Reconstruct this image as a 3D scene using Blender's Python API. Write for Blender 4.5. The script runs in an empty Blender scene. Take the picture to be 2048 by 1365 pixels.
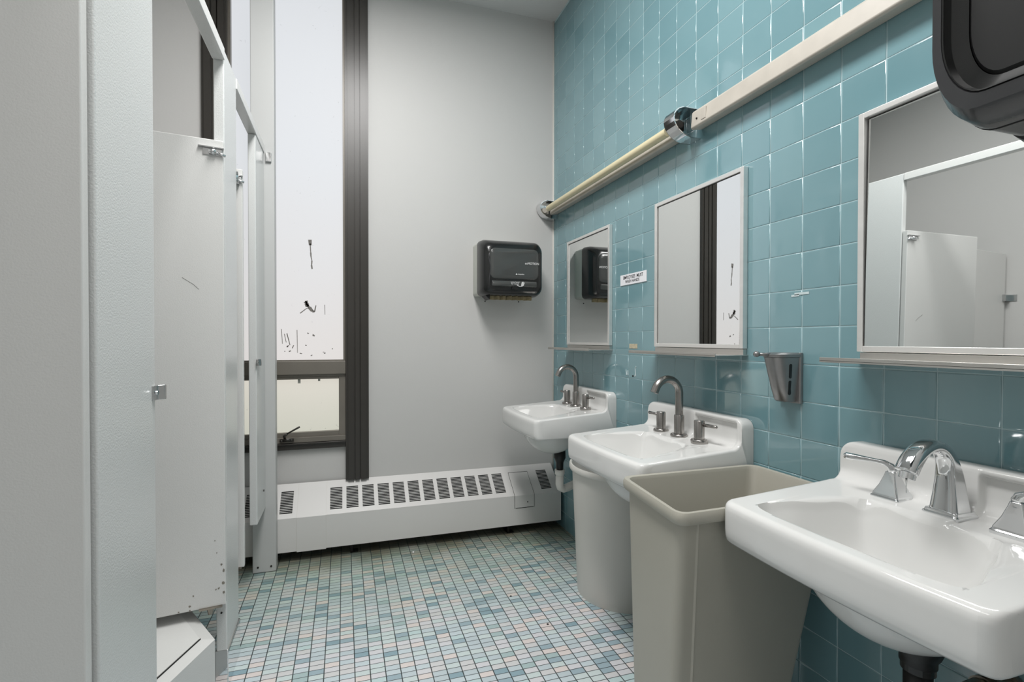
import bpy, bmesh, math, random
from mathutils import Vector, Matrix
random.seed(7)
sc = bpy.context.scene
COL = sc.collection
PI = math.pi

# ------------------------------------------------------------------ materials
def new_mat(name):
    m = bpy.data.materials.new(name); m.use_nodes = True
    nt = m.node_tree; b = nt.nodes['Principled BSDF']
    return m, nt, b
def N(nt, t, **kw):
    n = nt.nodes.new(t)
    for k, v in kw.items():
        if k in n.inputs.keys() if hasattr(n.inputs, 'keys') else False: n.inputs[k].default_value = v
        else: setattr(n, k, v)
    return n
def srgb(r, g, b):
    f = lambda c: (c/255)/12.92 if c/255 <= .04045 else (((c/255)+.055)/1.055)**2.4
    return (f(r), f(g), f(b), 1)
def plain(name, col, rough=.5, metal=0., ior=1.5, noise=.03, nscale=6., bump=0., bscale=200., coat=0., stretch=None):
    m, nt, b = new_mat(name)
    tc = N(nt, 'ShaderNodeTexCoord'); mp = N(nt, 'ShaderNodeMapping')
    nt.links.new(tc.outputs['Object'], mp.inputs['Vector'])
    if stretch: mp.inputs['Scale'].default_value = stretch
    no = N(nt, 'ShaderNodeTexNoise'); no.inputs['Scale'].default_value = nscale; no.inputs['Detail'].default_value = 4
    nt.links.new(mp.outputs[0], no.inputs['Vector'])
    mx = N(nt, 'ShaderNodeMix'); mx.data_type = 'RGBA'
    c = col
    mx.inputs[6].default_value = tuple(max(0, x*(1-noise*2)) for x in c[:3])+(1,)
    mx.inputs[7].default_value = tuple(min(1, x*(1+noise*2)) for x in c[:3])+(1,)
    nt.links.new(no.outputs['Fac'], mx.inputs[0]); nt.links.new(mx.outputs[2], b.inputs['Base Color'])
    b.inputs['Roughness'].default_value = rough; b.inputs['Metallic'].default_value = metal
    b.inputs['IOR'].default_value = ior
    if coat: b.inputs['Coat Weight'].default_value = coat; b.inputs['Coat Roughness'].default_value = .06
    if bump:
        n2 = N(nt, 'ShaderNodeTexNoise'); n2.inputs['Scale'].default_value = bscale; n2.inputs['Detail'].default_value = 2
        nt.links.new(mp.outputs[0], n2.inputs['Vector'])
        bp = N(nt, 'ShaderNodeBump'); bp.inputs['Strength'].default_value = bump; bp.inputs['Distance'].default_value = .002
        nt.links.new(n2.outputs['Fac'], bp.inputs['Height']); nt.links.new(bp.outputs[0], b.inputs['Normal'])
    return m
M = {}
M['wall'] = plain('wall_paint', srgb(198, 197, 195), .55, nscale=1.5, noise=.012, bump=.12, bscale=90)
M['ceiling'] = plain('ceiling_paint', srgb(214, 213, 212), .7, nscale=2, noise=.01)
M['grout'] = plain('wall_grout', srgb(178, 201, 205), .6, nscale=30, noise=.06)
M['stall'] = plain('stall_enamel', srgb(214, 214, 212), .22, ior=1.55, nscale=2, noise=.01, bump=.16, bscale=330)
M['post'] = plain('post_enamel', srgb(190, 191, 190), .45, nscale=2, noise=.01)
M['pilaster'] = plain('glossy_orange_peel_enamel', srgb(212, 214, 213), .17, ior=1.6, nscale=2, noise=.01, bump=.32, bscale=300)
M['steel_d'] = plain('worn_steel', (.66, .64, .61, 1), .33, 1., nscale=30, noise=.08, stretch=(1, .05, 1))
M['heater'] = plain('heater_enamel', srgb(216, 214, 212), .38, nscale=3, noise=.015, bump=.05, bscale=60)
M['ceramic'] = plain('sink_porcelain', srgb(220, 220, 218), .08, ior=1.55, nscale=4, noise=.008)
M['chrome'] = plain('polished_chrome', (.74, .75, .76, 1), .055, 1., noise=.01)
M['nickel'] = plain('brushed_nickel', (.36, .345, .33, 1), .24, 1., nscale=40, noise=.06)
M['steel'] = plain('brushed_steel', (.88, .87, .85, 1), .33, .75, nscale=30, noise=.05, stretch=(1, .05, 1))
M['darksteel'] = plain('smoky_steel', (.30, .295, .295, 1), .33, .8, nscale=20, noise=.08)
M['bronze'] = plain('dark_bronze_aluminium', srgb(52, 49, 45), .35, .0, nscale=5, noise=.06)
M['bronze_l'] = plain('pale_bronze_aluminium', srgb(116, 111, 103), .38, .1, nscale=7, noise=.08)  # lighter bronze tone for transom, sash and glazing beads
M['black'] = plain('black_gloss_plastic', srgb(30, 31, 31), .2, nscale=8, noise=.05)
M['smoke'] = plain('smoked_plastic', srgb(72, 74, 73), .16, nscale=3, noise=.12, stretch=(1, 1, 2.5))
M['blackm'] = plain('black_matt_plastic', srgb(14, 14, 15), .42, nscale=8, noise=.05)
M['edgeblk'] = plain('dark_grey_plastic', srgb(60, 60, 62), .25, nscale=8, noise=.05, bump=.05, bscale=300)
M['dark'] = plain('black_void', (.006, .006, .006, 1), .8)
M['beige'] = plain('taupe_bin_plastic', srgb(170, 167, 156), .42, nscale=5, noise=.02, bump=.06, bscale=300)
M['lightbin'] = plain('pale_bin_plastic', srgb(208, 206, 200), .42, nscale=5, noise=.015, bump=.04, bscale=300)
M['pvc'] = plain('white_pvc', srgb(222, 221, 216), .35, noise=.01)
M['cream'] = plain('cream_enamel', srgb(182, 176, 166), .42, nscale=18, noise=.07)
M['tube'] = plain('yellowed_tube', srgb(214, 203, 168), .3, nscale=5, noise=.03)
M['oldbrass'] = plain('tarnished_pipe', (.30, .27, .23, 1), .35, 1., nscale=25, noise=.25)
M['paper'] = plain('brown_paper_towel', srgb(140, 128, 98), .8, nscale=60, noise=.2)
M['housing'] = plain('grey_green_housing', srgb(190, 192, 184), .4, noise=.02)
M['signwhite'] = plain('white_sign_card', srgb(236, 236, 240), .5, noise=.01)
M['ink'] = plain('black_ink', srgb(40, 38, 40), .6)
M['white'] = plain('white_marking', srgb(235, 235, 235), .5)
M['screw'] = plain('dark_screw', srgb(45, 42, 40), .4, .6)
M['caulk'] = plain('white_caulk', srgb(214, 212, 206), .5, nscale=9, noise=.04)
M['soap'] = plain('orange_soap', srgb(220, 160, 60), .4, noise=.1)
M['tape'] = plain('old_tape', srgb(196, 186, 160), .6, nscale=90, noise=.3)
M['clip'] = plain('chrome_hardware', (.62, .62, .62, 1), .2, 1., noise=.02)
M['scuff'] = plain('dark_scuff', srgb(118, 114, 110), .8, nscale=200, noise=.3)
M['scuff2'] = plain('pale_scuff', srgb(196, 210, 212), .5, nscale=90, noise=.1)

def mirror_mat():
    m, nt, b = new_mat('silvered_glass')
    b.inputs['Base Color'].default_value = (.86, .875, .87, 1); b.inputs['Metallic'].default_value = 1; b.inputs['Roughness'].default_value = .012
    return m
M['mirror'] = mirror_mat()

def tile_mat():
    m, nt, b = new_mat('teal_glazed_tile')
    at = N(nt, 'ShaderNodeAttribute'); at.attribute_name = 'tone'
    tc = N(nt, 'ShaderNodeTexCoord')
    no = N(nt, 'ShaderNodeTexNoise'); no.inputs['Scale'].default_value = 14; no.inputs['Detail'].default_value = 5
    nt.links.new(tc.outputs['Object'], no.inputs['Vector'])
    ad = N(nt, 'ShaderNodeMath', operation='MULTIPLY_ADD'); ad.inputs[1].default_value = .35
    nt.links.new(no.outputs['Fac'], ad.inputs[0]); nt.links.new(at.outputs['Fac'], ad.inputs[2])
    cr = N(nt, 'ShaderNodeValToRGB')
    cr.color_ramp.elements[0].position = 0; cr.color_ramp.elements[0].color = srgb(107, 145, 153)
    cr.color_ramp.elements[1].position = 1.2; cr.color_ramp.elements[1].color = srgb(121, 157, 164)
    nt.links.new(ad.outputs[0], cr.inputs[0]); nt.links.new(cr.outputs[0], b.inputs['Base Color'])
    b.inputs['Roughness'].default_value = .07; b.inputs['IOR'].default_value = 2.0
    # wavy glaze with faint smears
    n2 = N(nt, 'ShaderNodeTexNoise'); n2.inputs['Scale'].default_value = 22; n2.inputs['Detail'].default_value = 1.5
    nt.links.new(tc.outputs['Object'], n2.inputs['Vector'])
    bp = N(nt, 'ShaderNodeBump'); bp.inputs['Strength'].default_value = .12; bp.inputs['Distance'].default_value = .001
    nt.links.new(n2.outputs['Fac'], bp.inputs['Height']); nt.links.new(bp.outputs[0], b.inputs['Normal'])
    n3 = N(nt, 'ShaderNodeTexNoise'); n3.inputs['Scale'].default_value = 9; n3.inputs['Detail'].default_value = 6
    nt.links.new(tc.outputs['Object'], n3.inputs['Vector'])
    mr = N(nt, 'ShaderNodeMapRange'); mr.inputs[1].default_value = .4; mr.inputs[2].default_value = .75; mr.inputs[3].default_value = .05; mr.inputs[4].default_value = .22
    nt.links.new(n3.outputs['Fac'], mr.inputs[0]); nt.links.new(mr.outputs[0], b.inputs['Roughness'])
    return m
M['tile'] = tile_mat()

FX0, FY0, FPX, FPY = -1.2366, 1.6330, .0508, .0247     # floor mosaic joints
def floor_mat():
    m, nt, b = new_mat('mosaic_floor')
    tc = N(nt, 'ShaderNodeTexCoord'); sep = N(nt, 'ShaderNodeSeparateXYZ')
    nt.links.new(tc.outputs['Object'], sep.inputs[0])
    def mth(op, a, bb=None, c=None):
        n = N(nt, 'ShaderNodeMath', operation=op)
        for i, v in enumerate((a, bb, c)):
            if v is None: continue
            if isinstance(v, (int, float)): n.inputs[i].default_value = v
            else: nt.links.new(v, n.inputs[i])
        return n.outputs[0]
    u = mth('DIVIDE', mth('SUBTRACT', sep.outputs[0], FX0), FPX)
    v = mth('DIVIDE', mth('SUBTRACT', sep.outputs[1], FY0), FPY)
    iu = mth('FLOOR', u); iv = mth('FLOOR', v); fu = mth('FRACT', u); fv = mth('FRACT', v)
    cmb = N(nt, 'ShaderNodeCombineXYZ'); nt.links.new(iu, cmb.inputs[0]); nt.links.new(iv, cmb.inputs[1])
    wn = N(nt, 'ShaderNodeTexWhiteNoise', noise_dimensions='3D'); nt.links.new(cmb.outputs[0], wn.inputs['Vector'])
    # patches of neighbouring tiles share a tone
    cl = N(nt, 'ShaderNodeTexNoise'); cl.inputs['Scale'].default_value = .33; cl.inputs['Detail'].default_value = 0
    nt.links.new(cmb.outputs[0], cl.inputs['Vector'])
    key = mth('ADD', mth('MULTIPLY', wn.outputs['Value'], .8), mth('MULTIPLY', mth('SUBTRACT', cl.outputs['Fac'], .4), .8))
    cr = N(nt, 'ShaderNodeValToRGB'); cr.color_ramp.interpolation = 'CONSTANT'
    cols = [(0, (188, 200, 205)), (.17, (206, 206, 210)), (.29, (192, 204, 209)), (.40, (214, 205, 202)), (.47, (196, 208, 208)), (.57, (184, 196, 201)),
            (.66, (203, 203, 204)), (.74, (152, 172, 181)), (.81, (165, 185, 186)), (.87, (137, 162, 172)), (.93, (186, 205, 206))]
    e = cr.color_ramp.elements
    e[0].position = 0; e[0].color = srgb(*cols[0][1]); e[1].position = cols[1][0]; e[1].color = srgb(*cols[1][1])
    for p, c in cols[2:]:
        x = e.new(p); x.color = srgb(*c)
    nt.links.new(key, cr.inputs[0])
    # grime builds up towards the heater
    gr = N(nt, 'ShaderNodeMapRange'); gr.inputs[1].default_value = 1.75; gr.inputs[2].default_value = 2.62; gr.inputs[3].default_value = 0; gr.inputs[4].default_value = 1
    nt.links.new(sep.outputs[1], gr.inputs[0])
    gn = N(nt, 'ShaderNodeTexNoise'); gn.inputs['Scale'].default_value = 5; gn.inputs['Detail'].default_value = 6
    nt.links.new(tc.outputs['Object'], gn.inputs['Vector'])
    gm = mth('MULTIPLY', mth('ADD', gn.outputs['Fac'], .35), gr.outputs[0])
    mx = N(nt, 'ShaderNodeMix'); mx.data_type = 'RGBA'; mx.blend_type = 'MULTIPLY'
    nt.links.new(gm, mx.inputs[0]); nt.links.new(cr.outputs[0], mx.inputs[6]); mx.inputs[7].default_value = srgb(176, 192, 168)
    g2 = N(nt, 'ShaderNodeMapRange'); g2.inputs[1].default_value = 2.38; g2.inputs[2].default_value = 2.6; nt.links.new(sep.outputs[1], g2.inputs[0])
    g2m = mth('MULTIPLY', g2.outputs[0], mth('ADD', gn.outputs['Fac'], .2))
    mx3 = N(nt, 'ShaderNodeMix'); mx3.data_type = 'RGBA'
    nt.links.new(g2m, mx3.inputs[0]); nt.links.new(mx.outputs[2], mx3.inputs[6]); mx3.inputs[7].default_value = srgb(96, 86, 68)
    # grout lines
    du = mth('MINIMUM', fu, mth('SUBTRACT', 1, fu)); dv = mth('MINIMUM', fv, mth('SUBTRACT', 1, fv))
    duo = mth('MULTIPLY', du, FPX); dvo = mth('MULTIPLY', dv, FPY)
    dm = mth('MINIMUM', mth('DIVIDE', duo, 1.35), dvo)
    mask = N(nt, 'ShaderNodeMapRange'); mask.inputs[1].default_value = .0009; mask.inputs[2].default_value = .0016
    nt.links.new(dm, mask.inputs[0])
    mx2 = N(nt, 'ShaderNodeMix'); mx2.data_type = 'RGBA'
    nt.links.new(mask.outputs[0], mx2.inputs[0]); mx2.inputs[6].default_value = srgb(52, 61, 62); nt.links.new(mx3.outputs[2], mx2.inputs[7])
    # speckle
    sp = N(nt, 'ShaderNodeTexNoise'); sp.inputs['Scale'].default_value = 420; sp.inputs['Detail'].default_value = 1
    nt.links.new(tc.outputs['Object'], sp.inputs['Vector'])
    mr = N(nt, 'ShaderNodeMapRange'); mr.inputs[3].default_value = 1.02; mr.inputs[4].default_value = 1.22; nt.links.new(sp.outputs['Fac'], mr.inputs[0])
    vm = N(nt, 'ShaderNodeVectorMath', operation='SCALE'); nt.links.new(mx2.outputs[2], vm.inputs[0]); nt.links.new(mr.outputs[0], vm.inputs['Scale'])
    nt.links.new(vm.outputs[0], b.inputs['Base Color'])
    b.inputs['Roughness'].default_value = .38
    bp = N(nt, 'ShaderNodeBump'); bp.inputs['Strength'].default_value = .5; bp.inputs['Distance'].default_value = .001
    nt.links.new(mask.outputs[0], bp.inputs['Height']); nt.links.new(bp.outputs[0], b.inputs['Normal'])
    return m
M['floor'] = floor_mat()

def pane_mat(name, c0, c1, strength, z0, z1):
    """frosted film lit by daylight: a glowing diffuse sheet with grime"""
    m, nt, b = new_mat(name)
    tc = N(nt, 'ShaderNodeTexCoord'); sep = N(nt, 'ShaderNodeSeparateXYZ'); nt.links.new(tc.outputs['Object'], sep.inputs[0])
    mr = N(nt, 'ShaderNodeMapRange'); mr.inputs[1].default_value = z0; mr.inputs[2].default_value = z1; nt.links.new(sep.outputs[2], mr.inputs[0])
    no = N(nt, 'ShaderNodeTexNoise'); no.inputs['Scale'].default_value = 3; no.inputs['Detail'].default_value = 7; nt.links.new(tc.outputs['Object'], no.inputs['Vector'])
    ad = N(nt, 'ShaderNodeMath', operation='MULTIPLY_ADD'); ad.inputs[1].default_value = .3; nt.links.new(no.outputs['Fac'], ad.inputs[0])
    sb = N(nt, 'ShaderNodeMath', operation='SUBTRACT'); sb.inputs[1].default_value = .15; nt.links.new(mr.outputs[0], sb.inputs[0]); nt.links.new(sb.outputs[0], ad.inputs[2])
    mx = N(nt, 'ShaderNodeMix'); mx.data_type = 'RGBA'; mx.inputs[6].default_value = c0; mx.inputs[7].default_value = c1
    nt.links.new(ad.outputs[0], mx.inputs[0])
    # scattered scratches in the film
    vo = N(nt, 'ShaderNodeTexNoise'); vo.inputs['Scale'].default_value = 34; vo.inputs['Detail'].default_value = 8; vo.inputs['Distortion'].default_value = 1.4
    nt.links.new(tc.outputs['Object'], vo.inputs['Vector'])
    r2 = N(nt, 'ShaderNodeMapRange'); r2.inputs[1].default_value = .70; r2.inputs[2].default_value = .76; r2.inputs[3].default_value = 1; r2.inputs[4].default_value = .72
    nt.links.new(vo.outputs['Fac'], r2.inputs[0])
    vm = N(nt, 'ShaderNodeVectorMath', operation='SCALE'); nt.links.new(mx.outputs[2], vm.inputs[0]); nt.links.new(r2.outputs[0], vm.inputs['Scale'])
    b.inputs['Base Color'].default_value = (.10, .10, .10, 1); b.inputs['Roughness'].default_value = .6; b.inputs['Specular IOR Level'].default_value = .2
    nt.links.new(vm.outputs[0], b.inputs['Emission Color']); b.inputs['Emission Strength'].default_value = strength
    return m
M['pane'] = pane_mat('frosted_pane', (.80, .765, .745, 1), (.79, .815, .85, 1), .86, 1.0, 2.1)
M['pane2'] = pane_mat('lower_frosted_pane', (.58, .575, .49, 1), (.70, .665, .59, 1), .95, .64, .95)

# ------------------------------------------------------------------ geometry helpers
def obj(name, bm, mat, parent=None, smooth=False, bevel=0., angle=40):
    me = bpy.data.meshes.new(name)
    bmesh.ops.recalc_face_normals(bm, faces=bm.faces[:])
    bm.to_mesh(me); bm.free()
    if mat is not None: me.materials.append(mat)
    o = bpy.data.objects.new(name, me); COL.objects.link(o)
    if parent is not None:
        o.parent = parent; o.location = -parent.location
    if smooth:
        for p in me.polygons: p.use_smooth = True
    if bevel:
        md = o.modifiers.new('bevel', 'BEVEL'); md.width = bevel; md.segments = 3; md.limit_method = 'ANGLE'; md.angle_limit = math.radians(35)
        md.harden_normals = False
        for p in me.polygons: p.use_smooth = True
        w = o.modifiers.new('wn', 'WEIGHTED_NORMAL'); w.keep_sharp = True
    return o
def sub(name, bm, mat, parent, **k):
    """a sub-part: child of a part (whose own vertices are in the thing's world space)"""
    o = obj(name, bm, mat, None, **k); o.parent = parent; return o
def BM(): return bmesh.new()
def box(bm, x0, x1, y0, y1, z0, z1, mtx=None):
    vs = [bm.verts.new((x, y, z)) for x in (x0, x1) for y in (y0, y1) for z in (z0, z1)]
    if mtx is not None:
        for v in vs: v.co = mtx @ v.co
    for f in ((0, 1, 3, 2), (4, 6, 7, 5), (0, 4, 5, 1), (2, 3, 7, 6), (0, 2, 6, 4), (1, 5, 7, 3)):
        bm.faces.new([vs[i] for i in f])
    return bm
def loft(bm, rings, cap=True, closed=True):
    R = [[bm.verts.new(p) for p in r] for r in rings]
    n = len(R[0])
    for a, b in zip(R[:-1], R[1:]):
        for i in range(n if closed else n-1):
            j = (i+1) % n
            bm.faces.new((a[i], a[j], b[j], b[i]))
    if cap:
        bm.faces.new(R[0][::-1]); bm.faces.new(R[-1])
    return bm
def tube(bm, pts, rad, seg=20, cap=True, sx=1., sy=1.):
    pts = [Vector(p) for p in pts]
    if not isinstance(rad, (list, tuple)): rad = [rad]*len(pts)
    t0 = (pts[1]-pts[0]).normalized()
    up = Vector((0, 0, 1)) if abs(t0.z) < .9 else Vector((0, 1, 0))
    a = t0.cross(up).normalized()
    rings = []
    for i, p in enumerate(pts):
        if i == 0: t = pts[1]-pts[0]
        elif i == len(pts)-1: t = pts[-1]-pts[-2]
        else: t = (pts[i+1]-pts[i]).normalized()+(pts[i]-pts[i-1]).normalized()
        t.normalize(); a = (a-t*a.dot(t)).normalized(); b = t.cross(a)
        rings.append([p+a*rad[i]*sx*math.cos(2*PI*k/seg)+b*rad[i]*sy*math.sin(2*PI*k/seg) for k in range(seg)])
    return loft(bm, rings, cap)
def lathe(bm, prof, cx, cy, seg=28):
    """prof: (r, z) list"""
    rings = [[(cx+r*math.cos(2*PI*k/seg), cy+r*math.sin(2*PI*k/seg), z) for k in range(seg)] for r, z in prof]
    return loft(bm, rings)
def prism(bm, poly, z0, z1):
    return loft(bm, [[(x, y, z0) for x, y in poly], [(x, y, z1) for x, y in poly]])
def prism_y(bm, poly, y0, y1):
    return loft(bm, [[(x, y0, z) for x, z in poly], [(x, y1, z) for x, z in poly]])
def prism_x(bm, poly, x0, x1):
    return loft(bm, [[(x0, y, z) for y, z in poly], [(x1, y, z) for y, z in poly]])
def arc(cx, cy, r, a0, a1, n):
    return [(cx+r*math.cos(math.radians(a0+(a1-a0)*i/n)), cy+r*math.sin(math.radians(a0+(a1-a0)*i/n))) for i in range(n+1)]
def rrect(x0, x1, y0, y1, r, n=5):
    return arc(x1-r, y0+r, r, -90, 0, n)+arc(x1-r, y1-r, r, 0, 90, n)+arc(x0+r, y1-r, r, 90, 180, n)+arc(x0+r, y0+r, r, 180, 270, n)
def thing(name, label, cat, loc, group=None, kind=None):
    o = bpy.data.objects.new(name, None); COL.objects.link(o); o.empty_display_size = .05
    o.location = loc; tag(o, label, cat, group, kind); return o
def tag(o, label=None, cat=None, group=None, kind=None):
    if label: o['label'] = label
    if cat: o['category'] = cat
    if group: o['group'] = group
    if kind: o['kind'] = kind
    return o
def struct(name, bm, mat, label=None, **k):
    o = obj(name, bm, mat, **k); o['kind'] = 'structure'
    if label: o['label'] = label
    return o
def dup(root, delta, label, group=None):
    r = root.copy(); COL.objects.link(r); r.location = root.location+Vector(delta); r['label'] = label
    if group: r['group'] = group
    for ch in root.children:
        c = ch.copy(); COL.objects.link(c); c.parent = r
        for g in ch.children:
            d = g.copy(); COL.objects.link(d); d.parent = c
    return r
def text(name, body, size, mat, parent, mtx, ext=.0003, width=1., bold=0.):
    cu = bpy.data.curves.new(name, 'FONT'); cu.body = body; cu.size = size; cu.extrude = ext; cu.align_x = 'CENTER'; cu.align_y = 'CENTER'; cu.offset = bold
    cu.space_line = .95
    t = bpy.data.objects.new(name+'_tmp', cu); COL.objects.link(t)
    dg = bpy.context.evaluated_depsgraph_get(); dg.update()
    me = bpy.data.meshes.new_from_object(t.evaluated_get(dg))
    bpy.data.objects.remove(t); bpy.data.curves.remove(cu)
    me.transform(Matrix.Diagonal((width, 1, 1, 1))); me.transform(mtx)
    me.materials.clear(); me.materials.append(mat); me.name = name
    o = bpy.data.objects.new(name, me); COL.objects.link(o); o.parent = parent; o.location = -parent.location
    return o

# ------------------------------------------------------------------ room dimensions
YB, ZC, XL, YF = 2.72, 3.135, -2.80, -1.50
TP = .108; TY0, TZ0 = .9342, 1.1782       # wall tile grid

struct('floor', box(BM(), XL-.1, .1, YF-.1, YB+.15, -.06, 0), M['floor'], 'mosaic floor of small blue, grey and cream rectangles')
struct('ceiling', box(BM(), XL-.1, .1, YF-.1, YB+.15, ZC, ZC+.08), M['ceiling'], 'plain white ceiling')
struct('wall_left', box(BM(), XL-.1, XL, YF-.1, YB+.15, 0, ZC), M['wall'], 'white painted wall behind the stalls')
struct('wall_front', box(BM(), XL, 0, YF-.1, YF, 0, ZC), M['wall'], 'white painted wall behind the viewer')
struct('wall_near', box(BM(), -.39, .012, YF, .30, 0, ZC), M['wall'], 'painted pier just right of the frame carrying the towel dispenser')

# tiled wall: grout bed plus single bevelled tiles
def tiled_wall():
    bm = BM(); lay = bm.verts.layers.float_color.new('tone')
    box(bm, .0013, .1, YF, YB, 0, ZC)
    gfaces = list(bm.faces)
    g = .0010; e = .0042
    k0 = int(math.floor((.30-TY0)/TP)); k1 = int(math.ceil((YB-TY0)/TP))
    j0 = int(math.floor((0-TZ0)/TP)); j1 = int(math.ceil((ZC-TZ0)/TP))
    for k in range(k0, k1):
        for j in range(j0, j1):
            a, b = max(TY0+k*TP, .30)+g, min(TY0+(k+1)*TP, YB)-g
            c, d = max(TZ0+j*TP, 0)+g, min(TZ0+(j+1)*TP, ZC)-g
            if b-a < .012 or d-c < .012: continue
            ty, tz = random.gauss(0, .0009), random.gauss(0, .0009); t = random.random()
            cy, cz = (a+b)/2, (c+d)/2
            rings = []
            for ins, x in ((0, .0020), (0, .0010), (.0006, .0004), (.0018, .00008), (.0034, 0)):
                rings.append([bm.verts.new((x*1.0+(ty*(y-cy)+tz*(z-cz)), y, z)) for y, z in ((a+ins, c+min(ins, (d-c)*.28)), (b-ins, c+min(ins, (d-c)*.28)), (b-ins, d-min(ins, (d-c)*.28)), (a+ins, d-min(ins, (d-c)*.28)))])
            for r in rings:
                for v in r: v[lay] = (t, t, t, 1)
            fs = []
            for r, s in zip(rings[:-1], rings[1:]):
                for i in range(4):
                    fs.append(bm.faces.new((r[i], s[i], s[(i+1) % 4], r[(i+1) % 4])))
            for f in fs: f.material_index = 1; f.smooth = True
            ff = bm.faces.new([bm.verts.new(v.co) for v in rings[-1]])
            for v in ff.verts: v[lay] = (t, t, t, 1)
            ff.material_index = 1
    me = bpy.data.meshes.new('wall_right'); bmesh.ops.recalc_face_normals(bm, faces=bm.faces[:]); bm.to_mesh(me); bm.free()
    me.materials.append(M['grout']); me.materials.append(M['tile'])
    o = bpy.data.objects.new('wall_right', me); COL.objects.link(o); o['kind'] = 'structure'; o['label'] = 'wall of square teal glazed tiles with pale joints'
tiled_wall()

# back wall with the window opening
WX0, WX1 = -1.961, -1.138
bm = BM()
box(bm, XL-.1, WX0+.01, YB, YB+.15, 0, ZC); box(bm, WX1-.01, .1, YB, YB+.15, 0, ZC)
box(bm, WX0+.01, WX1-.01, YB+.012, YB+.15, 0, .56)
struct('wall_back', bm, M['wall'], 'white painted end wall with the tall window')
bm = BM(); tube(bm, [(-.003, YB-.002, .0), (-.003, YB-.002, ZC)], .006, 8)
struct('trim_1', bm, M['caulk'], 'white caulk bead down the corner between painted and tiled walls', smooth=True)

# ------------------------------------------------------------------ window
win = thing('window_1', 'tall narrow window with dark bronze frame and frosted panes', 'window', (-1.55, YB, .36), kind='structure')
del win['category']
def mullion(xa, xb):
    """stepped vertical frame, full height"""
    w = xb-xa; y = YB
    prof = [(0, .02), (0, -.022), (.10, -.022), (.10, -.030), (.36, -.030), (.36, -.020), (.42, -.020), (.42, -.030), (.60, -.030), (.60, -.014), (.65, -.014), (.65, -.030), (.9, -.030), (.9, -.024), (1, -.024), (1, .02)]
    return prism(BM(), [(xa+p*w, y+q) for p, q in prof], .365, ZC)
obj('mullion', mullion(WX0, -1.843), M['bronze'], win)
obj('mullion', mullion(-1.262, WX1), M['bronze'], win)
GX0, GX1 = -1.843, -1.262
bm = BM(); box(bm, GX0, GX1, YB-.02, YB+.05, .952, 1.024); box(bm, GX0, GX1, YB-.008, YB+.05, .940, .954)
o = obj('transom', bm, M['bronze_l'], win, bevel=.003)
bm = BM(); box(bm, GX0, GX1, YB-.012, YB+.05, .546, .575); box(bm, GX0, GX1, YB-.024, YB+.05, .575, .583)
obj('sill', bm, M['bronze'], win, bevel=.002)
fr = BM(); 
box(fr, GX0, GX0+.04, YB-.004, YB+.04, .585, .94); box(fr, GX1-.036, GX1, YB-.004, YB+.04, .585, .94)
box(fr, GX0+.04, GX1-.036, YB-.004, YB+.04, .608, .638); box(fr, GX0, GX1, YB-.016, YB+.04, .585, .612); box(fr, GX0+.04, GX1-.036, YB+.0, YB+.04, .925, .94)
sash = obj('lower_sash', fr, M['bronze_l'], win, bevel=.0015)
sub('glass_pane', box(BM(), GX0+.038, GX1-.034, YB+.02, YB+.028, .63, .93), M['pane2'], sash)
lt = BM(); tube(lt, [(-1.575, YB-.02, .615), (-1.575, YB-.05, .632), (-1.56, YB-.058, .642)], .007, 10); tube(lt, [(-1.57, YB-.056, .638), (-1.505, YB-.05, .672), (-1.497, YB-.05, .676)], [.004, .005, .005], 10)
box(lt, -1.60, -1.53, YB-.022, YB-.014, .594, .61); tube(lt, [(-1.59, YB-.02, .600), (-1.59, YB-.03, .600)], .006, 10); tube(lt, [(-1.54, YB-.02, .602), (-1.54, YB-.03, .602)], .006, 10)
tt = BM(); box(tt, -1.512, -1.498, YB+.0185, YB+.02, .902, .93); box(tt, -1.408, -1.396, YB+.0185, YB+.02, .912, .93)
sub('tape_tab', tt, M['housing'], sash)
sub('latch_handle', lt, M['bronze'], sash, smooth=True)
obj('glass_pane', box(BM(), GX0, GX1, YB+.03, YB+.038, 1.0, ZC), M['pane'], win)
bm = BM(); box(bm, GX1-.012, GX1, YB-.002, YB+.03, 1.024, ZC); box(bm, GX0, GX0+.012, YB-.002, YB+.03, 1.024, ZC); box(bm, GX0, GX1, YB+.01, YB+.03, 1.022, 1.03)
obj('glazing_bead', bm, M['bronze_l'], win)
# scratches in the film on the panes (thin marks on the glass)
bm = BM(); y = YB+.0285
def stroke(bm, pts, w, y=y):
    for i, (a, b) in enumerate(zip(pts[:-1], pts[1:])):
        d = Vector((b[0]-a[0], b[1]-a[1])); n = Vector((-d.y, d.x)).normalized()*w*(.8+.8*random.random())
        P4 = [(a[0]+n.x, a[1]+n.y), (b[0]+n.x*.8, b[1]+n.y*.8), (b[0]-n.x*.8, b[1]-n.y*.8), (a[0]-n.x, a[1]-n.y)]
        prism_y(bm, P4, y, y+.0012)
k = 1.01
stroke(bm, [(-1.447, 1.67), (-1.444, 1.62), (-1.443, 1.60)], .003); stroke(bm, [(-1.443, 1.60), (-1.438, 1.575), (-1.440, 1.55), (-1.437, 1.53)], .0028)
stroke(bm, [(-1.50, 1.285), (-1.47, 1.31), (-1.455, 1.317)], .002); stroke(bm, [(-1.468, 1.355), (-1.463, 1.33), (-1.452, 1.318), (-1.437, 1.298), (-1.425, 1.295)], .006); stroke(bm, [(-1.425, 1.295), (-1.418, 1.33)], .003)
stroke(bm, [(-1.372, 1.335), (-1.371, 1.28)], .0012)
stroke(bm, [(-1.475, 1.35), (-1.466, 1.338), (-1.462, 1.322)], .009); stroke(bm, [(-1.448, 1.69), (-1.446, 1.66)], .006)
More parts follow.
